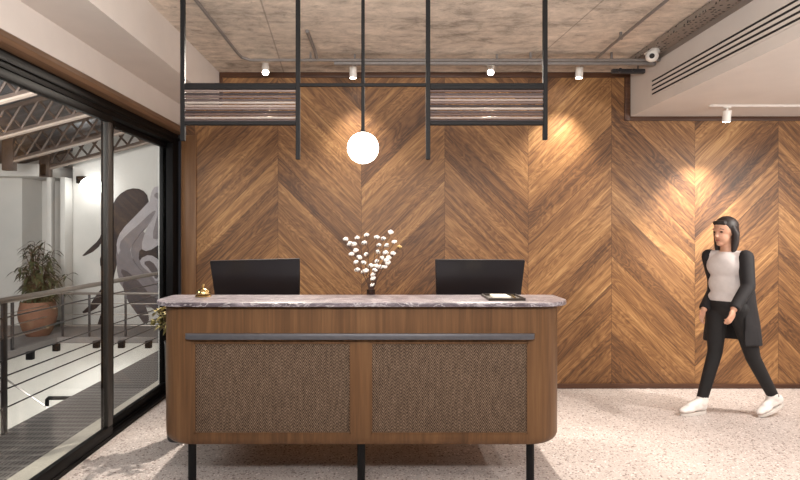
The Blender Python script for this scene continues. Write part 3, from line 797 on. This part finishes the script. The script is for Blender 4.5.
# near railing along the walkway
def railing_near():
    x = -2.82
    t = thing('walkway_railing', 'steel cable railing along the walkway just outside the glass', 'railing', (x, 5, 0))
    obj('handrail', tube_bm([(x, BACKY+.1, 1.0), (x, 8.1, 1.0)], .024, 16), 'steel', t)
    for y in (-1.3, 1.4, 4.20, 8.06):
        obj('post', box_bm((x-.012, y-.025, -.0015), (x+.012, y+.025, .985), .003), 'darkgrey', t)
    for z in (.19, .33, .43, .55, .72, .87):
        obj('cable', tube_bm([(x, BACKY+.1, z), (x, 8.1, z)], .0065, 8), 'darkgrey', t)
railing_near()
def railing_far():
    y = 8.19; t = thing('landing_railing', 'low steel railing at the edge of the far landing', 'railing', (-3.8, y, 0))
    obj('handrail', tube_bm([(-4.66, y, .63), (-2.9, y, .63)], .018, 12), 'steel', t)
    for x in (-4.64, -4.25, -3.72, -3.2): obj('post', box_bm((x-.015, y-.010, 0), (x+.015, y+.010, .615), .003), 'darkgrey', t)
    for z in (.16, .32, .48): obj('cable', tube_bm([(-4.64, y, z), (-2.92, y, z)], .006, 8), 'steel', t)
    x = -4.76; t = thing('gallery_railing', 'low steel railing along the gallery in front of the palm', 'railing', (x, 5, 0))
    obj('handrail', tube_bm([(x, BACKY+.1, .63), (x, 8.0, .63)], .018, 12), 'steel', t)
    for yy in (1.5, 3.4, 5.3, 7.25): obj('post', box_bm((x-.012, yy-.022, 0), (x+.012, yy+.022, .615), .003), 'darkgrey', t)
    for z in (.16, .32, .48): obj('cable', tube_bm([(x, BACKY+.1, z), (x, 8.0, z)], .006, 8), 'steel', t)
railing_far()
FL = ['first black floodlight from the photo edge, under the gallery rim', 'second black floodlight under the gallery rim, near its corner', 'black floodlight under the landing, beside the door stile', 'black floodlight under the landing, seen through the farther door', 'black floodlight under the landing nearest the desk']
for i, p in enumerate(((31, 355, 7.2, 0), (57, 347, 7.9, 0), (97, 344, 8.1, 1), (122, 344, 8.1, 1), (149, 344, 8.1, 1))):
    q = at(*p[:3])
    t = thing('floodlight', FL[i], 'floodlight', q, 'black floodlights under the landing rim')
    obj('housing', box_bm(q-Vector((.042,.05,.055)), q+Vector((.042,.02,.05)), .008), 'frameblack', t)
    obj('bracket', box_bm((q.x-.012, q.y+.0, q.z+.05), (q.x+.012, q.y+.02, -.089), .002, 1) if q.z < -.16 else box_bm((q.x-.012, q.y+.021, q.z-.02), (q.x+.012, q.y+.06, q.z+.02), .002, 1), 'frameblack', t)
# stair handrail in the void
t = thing('stair_handrail', 'black bent handrail end rising out of the void', 'handrail', at(47, 405, 5.2))
obj('tube', tube_bm([at(47, 406, 5.2), at(47, 399.5, 5.2), at(48.5, 398, 5.2), at(64, 398, 5.2), at(90, 398.5, 5.2)], .018, 10), 'black', t)
t = thing('stair_string', 'grey sloping stair rail crossing the bright void', 'stair rail', at(5, 378, 7.4))
obj('tube', tube_bm([at(3, 377, 7.4), at(27, 394, 7.4), at(48, 408, 7.4)], .012, 8), 'galv', t)

# palm in a terracotta pot on the gallery
pc = Vector(((38-380)*8.3/F, 8.3, 0))
palm = thing('potted_palm', 'bushy palm in a round terracotta pot beyond the railing', 'plant', pc)
obj('pot', lathe_bm([(0, 0), (.15, 0), (.20, .08), (.255, .26), (.26, .36), (.235, .46), (.225, .50), (.20, .50), (.205, .46), (0, .44)], pc, 32), 'terracotta', palm)
bm = bmesh.new(); lf = bmesh.new()
for k in range(34):
    a = R.uniform(0, 2*PI); hgt = R.uniform(.45, 1.42); rad = (.10 + .34*math.sin(min(1, (1.5-hgt)/.9)*PI*.62))*R.uniform(.35, 1)
    b0 = pc + Vector((math.cos(a)*.06, math.sin(a)*.06, .44)); e = pc + Vector((math.cos(a)*rad+.02, math.sin(a)*rad*.8, .02+hgt))
    if e.z < .6: e.z = .6 + R.random()*.2
    mid_ = b0.lerp(e, .6); mid_.x -= math.cos(a)*rad*.25; mid_.y -= math.sin(a)*rad*.25
    pts = [b0, b0.lerp(mid_, .6), mid_, mid_.lerp(e, .55), e]
    add_tube(bm, pts, [.011, .009, .007, .005, .003], 6)
    for j in range(22):
        t = .25 + .75*j/21; f = t*4; q = min(3, int(f)); p = pts[q].lerp(pts[q+1], f-q)
        b = R.uniform(0, 2*PI)
        leaf_quad(lf, p, Vector((math.cos(b), math.sin(b)*.7, R.uniform(-.1, .7))), R.uniform(.12, .22), R.uniform(.014, .024), .75)
obj('stems', bm, 'twig', palm); obj('foliage', lf, 'leaf', palm)

# mural of a figure in greys painted on the far wall
def mp(px, py): 
    q = at(px, py, MW); return (q.x, q.z)
mur = thing('mural', 'grey painted mural of a crouching figure with black flowing hair', 'mural', (-4.3, MW, 1.2))
lay = [0]
def paint(name, pts, m):
    # smooth the outline a little (one corner-cutting pass)
    o = []
    for i in range(len(pts)):
        a, b = Vector(pts[i]), Vector(pts[(i+1) % len(pts)]); o += [a.lerp(b, .25), a.lerp(b, .75)]
    lay[0] += 1
    bm = bmesh.new(); add_prism(bm, [mp(*p) for p in o], MW-.002*lay[0]-.002, MW-.001)
    obj(name, bm, m, mur, 0)
paint('painted_hair', [(108,222),(112,206),(118,195),(130,188),(142,189),(149,197),(148,213),(139,222),(127,232),(121,250),(116,268),(112,286),(107,300),(102,288),(104,274),(99,262),(103,250),(99,238),(104,230)], 'mhair')
paint('painted_strand', [(104,238),(97,250),(80,258),(90,248),(99,240),(103,230)], 'mhair')
paint('painted_strand', [(104,286),(104,300),(94,311),(80,314),(90,305),(97,294)], 'mhair')
paint('painted_strand', [(110,292),(113,306),(104,322),(96,330),(101,314),(105,300)], 'mhair')
paint('painted_torso', [(116,246),(124,228),(136,224),(148,236),(160,250),(166,262),(166,300),(150,310),(138,300),(126,292),(118,280)], 'mmid')
paint('painted_leg', [(122,280),(136,276),(150,292),(166,306),(168,318),(158,312),(144,302),(150,318),(146,326),(136,312),(126,298)], 'mdark')
paint('painted_shirt', [(146,230),(158,204),(166,186),(174,196),(174,266),(160,262),(148,256),(141,248)], 'mlight')
paint('painted_fold', [(158,214),(164,204),(170,214),(166,232),(158,240),(152,238)], 'mmid')
paint('painted_fold', [(140,248),(148,252),(162,243),(172,240),(172,256),(160,272),(150,264),(139,262)], 'mhair')
paint('painted_sleeve', [(140,259),(150,254),(160,260),(164,270),(158,284),(150,272),(142,266)], 'mlight')
paint('painted_fold', [(143,262),(152,260),(160,272),(157,281),(151,270)], 'mdark')
paint('painted_forearm', [(117,242),(122,230),(138,214),(152,199),(162,190),(167,196),(160,210),(148,226),(137,238),(131,248),(134,262),(124,262),(118,254)], 'mlight')
paint('painted_shade', [(119,244),(128,234),(140,224),(152,212),(158,210),(148,226),(137,238),(131,248),(130,258),(124,258)], 'mmid')
paint('painted_upper_arm', [(118,252),(130,247),(134,262),(146,274),(158,286),(166,298),(154,298),(140,286),(126,278),(120,266)], 'mmid')
paint('painted_shade', [(120,268),(130,272),(142,284),(152,296),(142,294),(128,284)], 'mdark')
paint('painted_hand', [(150,204),(152,192),(156,186),(162,188),(168,182),(169,194),(162,204),(156,210)], 'mlight')
paint('painted_fold', [(154,196),(158,192),(163,194),(160,200)], 'mmid')

# globe lamp on the mural wall, with its dark bracket
q = at(91, 187, 9.1)
wl = thing('wall_lamp', 'glowing round lamp on the far white wall beside the mural', 'lamp', (q.x, MW, q.z))
bm = bmesh.new(); add_ball(bm, q, .165, 4); obj('glass_globe', bm, 'flood', wl, 180)
obj('arm', tube_bm([(q.x-.22, 9.28, q.z+.12), (q.x-.22, 9.1, q.z+.12), (q.x-.12, 9.1, q.z+.08)], .018, 10), 'frameblack', wl)
obj('bracket', box_bm((q.x-.30, 9.2, q.z+.07), (q.x-.18, 9.30, q.z+.19), .008), 'frameblack', wl)

# ------------------------------------------------------------------ the person
def build_person():
    D0 = 4.62
    def P(px, py, dy=0): return at(px, py, D0+dy)
    per = thing('person', 'person in open black coat, pale top, black trousers and white sneakers, striding past', 'person', (2.9, D0, 0))
    a = math.radians(34); Fw = Vector((-math.cos(a), -math.sin(a), 0)); Lf = Vector((-Fw.y*-1 if False else math.sin(a), -math.cos(a), 0)); Up = Vector((0,0,1))
    pel = P(728, 303); ch = P(727, 266); nk = P(727, 250)
    hipL = pel + Lf*.085 - Up*.03; hipR = pel - Lf*.085 - Up*.03
    shL = P(727, 256.5) + Lf*.140; shR = P(727, 256.5) - Lf*.140
    # leading leg is the far (right) one, trailing leg the near (left) one
    knR = P(715, 352, .06); anR = P(702.5, 397, .07)
    knL = P(753, 358, -.05); anL = P(772, 394, .0)
    elL = P(748, 287, -.20); wrL = P(734, 309, -.28)
    elR = P(716, 287, .16); wrR = P(704, 309, .04)
    head = P(724.5, 232.5)
    yaw = math.radians(22); Hf = Vector((-math.cos(yaw), -math.sin(yaw), -.10)).normalized(); Hl = Up.cross(Hf).normalized(); Hu = Hf.cross(Hl).normalized()
    HM = Matrix((Hf, Hl, Hu)).transposed()
    def hp(f, l, u): return head + Hf*f + Hl*l + Hu*u
    bm = bmesh.new()
    TR = Matrix((Fw, Lf, Up)).transposed()
    add_ball(bm, pel, (.10, .15, .11), 3, TR); add_ball(bm, P(727.5, 285), (.088, .125, .13), 3, TR); add_ball(bm, ch, (.10, .15, .13), 3, TR)
    add_tube(bm, [ch, nk, head-Hu*.06-Hf*.015], [.06, .05, .048], 16)
    for s, h in ((shL, 1), (shR, -1)): add_ball(bm, s, .052, 2)
    add_tube(bm, [shL, shR], .05, 14)
    def limb(pts, rs): 
        q = []; rr = []
        for i in range(len(pts)-1):
            for k in range(6): q.append(pts[i].lerp(pts[i+1], k/6)); rr.append(rs[i]+(rs[i+1]-rs[i])*k/6)
        q.append(pts[-1]); rr.append(rs[-1]); add_tube(bm, q, rr, 14)
        for p, r in zip(pts, rs): add_ball(bm, p, r, 2)
    limb([shL, elL, wrL], [.046, .036, .026]); limb([shR, elR, wrR], [.046, .036, .026])
    limb([hipL, knL, anL], [.082, .052, .036]); limb([hipR, knR, anR], [.082, .052, .036])
    # feet inside the shoes
    toeR = P(682, 413, .0); toeL = P(759, 414, -.04)
    for an, toe in ((anR, toeR), (anL, toeL)):
        add_tube(bm, [an, an-Up*.035, an.lerp(toe, .6)-Up*.04, toe-Up*.01], [.034, .030, .024, .016], 12)
    # head: skull, jaw, nose, ears
    add_ball(bm, hp(-.012, 0, .03), (.098, .076, .09), 3, HM); add_ball(bm, hp(.022, 0, -.035), (.066, .058, .075), 3, HM)
    add_ball(bm, hp(.062, 0, -.085), (.025, .028, .022), 2, HM)
    add_tube(bm, [hp(.083, 0, .018), hp(.098, 0, -.012), hp(.106, 0, -.028)], [.008, .011, .014], 10); add_ball(bm, hp(.085, 0, .03), (.016, .045, .012), 2, HM)
    for s in (-1, 1): add_ball(bm, hp(-.012, s*.076, -.012), (.018, .008, .03), 2, HM)
    # hands: palm, four fingers curled, thumb
    def hand(w, el, side):
        d = (w-el).normalized(); d = (d + Vector((0,0,-.5))).normalized()
        n = Lf*side; ac = d.cross(n).normalized(); n = ac.cross(d).normalized()
        pc_ = w + d*.045
        add_ball(bm, pc_, (.046, .036, .017), 2, Matrix((d, ac, n)).transposed())
        for k, (off, ln) in enumerate(((-.028, .062), (-.009, .072), (.010, .068), (.028, .052))):
            b = w + d*.075 + ac*off
            p1 = b + d*ln*.45 - n*.004; p2 = p1 + (d*.8 - n*.6*1).normalized()*ln*.32; p3 = p2 + (d*.3 - n).normalized()*ln*.25
            add_tube(bm, [w + d*.04 + ac*off*.8, b, p1, p2, p3], [.0085, .0085, .008, .0075, .0065], 8)
        t0 = w + d*.025 - ac*.025
        add_tube(bm, [t0, t0 - ac*.022 + d*.02 - n*.006, t0 - ac*.03 + d*.048 - n*.014, t0 - ac*.024 + d*.068 - n*.02], [.012, .0105, .009, .0075], 8)
    hand(wrL, elL, 1); hand(wrR, elR, -1)
    body = obj('body', bm, 'skin', per, 180); remesh(body, .006, 3)
    # face details
    for s in (-1, 1):
        bm = bmesh.new(); add_ball(bm, hp(.077, s*.031, .012), (.008, .012, .007), 2, HM); obj('eye', bm, 'eye', per, 180)
        bm = bmesh.new(); add_tube(bm, [hp(.088, s*.014, .032), hp(.086, s*.034, .038), hp(.072, s*.052, .032)], [.003, .004, .002], 8); obj('eyebrow', bm, 'hair', per, 180)
    bm = bmesh.new(); add_ball(bm, hp(.084, 0, -.056), (.008, .022, .008), 2, HM); obj('mouth', bm, 'lip', per, 180)
    # hair: cap, side locks, gathered length down the neck
    bm = bmesh.new()
    add_ball(bm, hp(-.028, 0, .045), (.098, .086, .09), 3, HM); add_ball(bm, hp(-.055, 0, -.01), (.066, .08, .085), 3, HM)
    for s in (-1, 1): add_tube(bm, [hp(.0, s*.07, .05), hp(-.02, s*.082, -.02), hp(-.012, s*.075, -.10), hp(.01, s*.07, -.17)], [.02, .028, .028, .014], 12)
    add_tube(bm, [hp(-.06, 0, -.02), hp(-.075, 0, -.1), hp(-.08, 0, -.19)], [.06, .055, .02], 14)
    add_tube(bm, [hp(.05, -.05, .085), hp(.066, 0, .088), hp(.05, .05, .085)], [.016, .02, .016], 10)
    h = obj('hair', bm, 'hair', per, 180); remesh(h, .007, 3)
    # top
    bm = bmesh.new()
    add_ball(bm, P(727.5, 298), (.112, .152, .08), 3, TR); add_ball(bm, P(727.5, 284), (.108, .145, .13), 3, TR); add_ball(bm, ch, (.116, .155, .125), 3, TR)
    add_tube(bm, [shL, shR], .052, 14); add_tube(bm, [ch, P(727, 251.5)], [.08, .062], 14)
    for an, el in ((shL, elL), (shR, elR)): add_tube(bm, [an, an.lerp(el, .5)], [.05, .046], 14); add_ball(bm, an, .05, 2)
    s = obj('top', bm, 'shirt', per, 180); remesh(s, .008, 5)
    # trousers
    bm = bmesh.new()
    add_ball(bm, pel-Up*.01, (.118, .158, .105), 3, TR)
    for hp_, kn, an in ((hipL, knL, anL), (hipR, knR, anR)):
        q = [hp_.lerp(kn, k/6) for k in range(6)] + [kn.lerp(an, k/6) for k in range(6)] + [an + (an-kn).normalized()*.04]
        rr = [.090-.034*k/6 for k in range(6)] + [.056-.012*k/6 for k in range(6)] + [.043]
        add_tube(bm, q, rr, 16)
        add_ball(bm, kn, .055, 2); add_ball(bm, hp_, .09, 2)
    tr_ = obj('trousers', bm, 'trousers', per, 180); remesh(tr_, .008, 5)
    # sneakers: upper and sole
    for an, toe, lift in ((anR, toeR, 0), (anL, toeL, .075)):
        toe = Vector((toe.x, toe.y, .03)); dr = (toe-an); dr.z = 0; dr.normalize()
        heel = toe - dr*.245 + Up*lift
        sd = Up.cross(dr); ax = (toe-heel).normalized(); nz = ax.cross(sd)
        if nz.z < 0: nz = -nz
        bm = bmesh.new()
        def sp(t, h): return heel + (toe-heel)*t + nz*h
        MX = Matrix((ax, sd, nz)).transposed()
        add_ball(bm, sp(.12, .035), (.045, .036, .045), 3, MX); add_ball(bm, sp(.35, .035), (.07, .038, .04), 3, MX); add_ball(bm, sp(.72, .018), (.075, .042, .03), 3, MX); add_ball(bm, sp(.9, .012), (.045, .036, .022), 3, MX)
        add_tube(bm, [an+Up*.012, an-Up*.02, sp(.22, .05)], [.046, .046, .044], 14); add_tube(bm, [an-Up*.02, sp(.5, .045), sp(.75, .03)], [.038, .036, .03], 12)
        sh = obj('sneaker', bm, 'sneaker', per, 180); remesh(sh, .007, 4)
        bm = bmesh.new(); o = []
        for k in range(28):
            th = 2*PI*k/28; u = math.cos(th); v = math.sin(th)
            o.append((.5+.56*u, v*(.040 if u > 0 else .034)*(1 if abs(u) < .7 else .95)))
        A = [bm.verts.new(sp(x, -.008)+sd*y) for x, y in o]; B = [bm.verts.new(sp(x, -.028)+sd*y) for x, y in o]
        for k in range(28): bm.faces.new((A[k], A[(k+1)%28], B[(k+1)%28], B[k]))
        bm.faces.new(A); bm.faces.new(B[::-1]); obj('sole', bm, 'sole', sh)
    # open coat: shell around back and sides, wide open at the front, with sleeves
    bm = bmesh.new(); rows = []
    lev = [(251, .07, .085, 1.0), (254.5, .095, .15, .92), (266, .132, .175, .85), (284, .130, .172, .8), (303, .145, .185, .72), (322, .165, .20, .66), (343, .19, .215, .62)]
    nseg = 26
    for py, rf, rl, gap in lev:
        c = P(728.5, py) - Fw*(.01 + (py-250)*.0006); row = []
        for k in range(nseg+1):
            th = gap*1.25 + (2*PI-2*gap*1.25)*k/nseg     # angle measured from the front
            fl = 1+.02*math.sin(th*7+py*.1)*(1 if py > 295 else 0)
            row.append(bm.verts.new(c + Fw*math.cos(th)*rf*fl + Lf*math.sin(th)*rl*fl))
        rows.append(row)
    for Aw, Bw in zip(rows, rows[1:]):
        for k in range(nseg): bm.faces.new((Aw[k], Aw[k+1], Bw[k+1], Bw[k]))
    bmesh.ops.recalc_face_normals(bm, faces=bm.faces[:])
    bmesh.ops.solidify(bm, geom=bm.faces[:], thickness=.02)
    for s_, e_, w_ in ((shL, elL, wrL), (shR, elR, wrR)):
        q = [s_.lerp(e_, k/5) for k in range(5)] + [e_.lerp(w_, k/5) for k in range(5)] + [w_]
        add_tube(bm, q, [.060-.008*k/5 for k in range(5)] + [.052-.010*k/5 for k in range(5)] + [.042], 16); add_ball(bm, s_, .060, 2); add_ball(bm, e_, .053, 2)
    ct = obj('coat', bm, 'coat', per, 180); remesh(ct, .008, 4)
build_person()

# ------------------------------------------------------------------ light
def area(name, loc, tgt, sx, sy, e, col=(1, .965, .93)):
    l = bpy.data.lights.new(name, 'AREA'); l.shape = 'RECTANGLE'; l.size = sx; l.size_y = sy; l.energy = e; l.color = col
    o = bpy.data.objects.new(name, l); C.objects.link(o); o.location = loc
    o.rotation_euler = (Vector(tgt)-Vector(loc)).to_track_quat('-Z', 'Y').to_euler(); return o
def point(name, loc, e, r=.1, col=(1, .86, .70)):
    l = bpy.data.lights.new(name, 'POINT'); l.energy = e; l.shadow_soft_size = r; l.color = col
    o = bpy.data.objects.new(name, l); C.objects.link(o); o.location = loc; return o
# lobby fill lights added out of frame, and downlights over the right side
def down(loc, tgt, e, ang, blend=.8):
    l = bpy.data.lights.new('lobby_downlight', 'SPOT'); l.energy = e; l.color = (1, .93, .85); l.spot_size = math.radians(ang); l.spot_blend = blend; l.shadow_soft_size = .06
    o = bpy.data.objects.new('lobby_downlight', l); C.objects.link(o); o.location = loc; o.rotation_euler = (Vector(tgt)-Vector(loc)).to_track_quat('-Z', 'Y').to_euler()
area('lobby_fill', (1.0, -1.6, 2.95), (1.0, 1.5, 0), 3.2, 1.2, 16)  # soft fill added behind the viewpoint, no fixture modelled
down((4.2, 3.6, 2.6), (3.5, 4.7, .3), 270, 115)
down((3.3, 1.6, 2.6), (2.9, 3.0, 0), 160, 90)
area('lobby_upfill', (4.6, 2.4, 1.7), (4.2, 3.2, 2.64), 1.6, .6, 60)  # unseen light added to brighten the underside of the right bulkhead
area('lobby_upfill', (0.2, 1.0, 2.2), (0.4, 3.6, 3.07), 3.4, .5, 110)  # unseen light added to lift the concrete ceiling
area('walkway_fill', (-3.4, 2.6, 2.3), (-2.5, 3.4, 0), .5, 2.0, 40, (1, .95, .90))  # added to brighten the walkway and sill, no fixture there
# atrium: unseen fill lights added under the roof and in the void
area('atrium_fill', (-4.0, 4.5, 2.3), (-4.2, 8.5, 1.2), 1.5, .8, 160, (1, .95, .90))  # added fill towards the landing and mural wall
area('atrium_upfill', (-4.0, 6.2, 1.9), (-4.0, 6.6, 4), 1.5, 1.5, 22, (1, .95, .90))  # added to brighten trusses and roof sheet from below
area('void_fill', (-4.0, 6.0, -.6), (-4.0, 6.4, -3), 1.2, 3, 210, (1, .96, .90))  # added to make the void and lower floor bright

w = bpy.data.worlds.new('World'); bpy.context.scene.world = w; w.use_nodes = True
w.node_tree.nodes['Background'].inputs[0].default_value = (.05, .06, .09, 1); w.node_tree.nodes['Background'].inputs[1].default_value = .3

# ------------------------------------------------------------------ camera
cd_ = bpy.data.cameras.new('camera'); cam = bpy.data.objects.new('camera', cd_); C.objects.link(cam)
cd_.sensor_width = 36; cd_.sensor_fit = 'HORIZONTAL'; cd_.lens = 36*F/800
cd_.shift_x = 20/800; cd_.shift_y = -6/800; cd_.clip_start = .05
cam.location = (0, 0, CAMZ); cam.rotation_euler = (PI/2, 0, 0)
sc = bpy.context.scene; sc.camera = cam
sc.view_settings.view_transform = 'Standard'; sc.view_settings.look = 'None'; sc.view_settings.gamma = 1; sc.view_settings.use_curve_mapping = False
sc.view_settings.exposure = 0.12
sc.cycles.use_denoising = True
sc.cycles.max_bounces = 8; sc.cycles.transparent_max_bounces = 16
sc.cycles.sample_clamp_indirect = 8
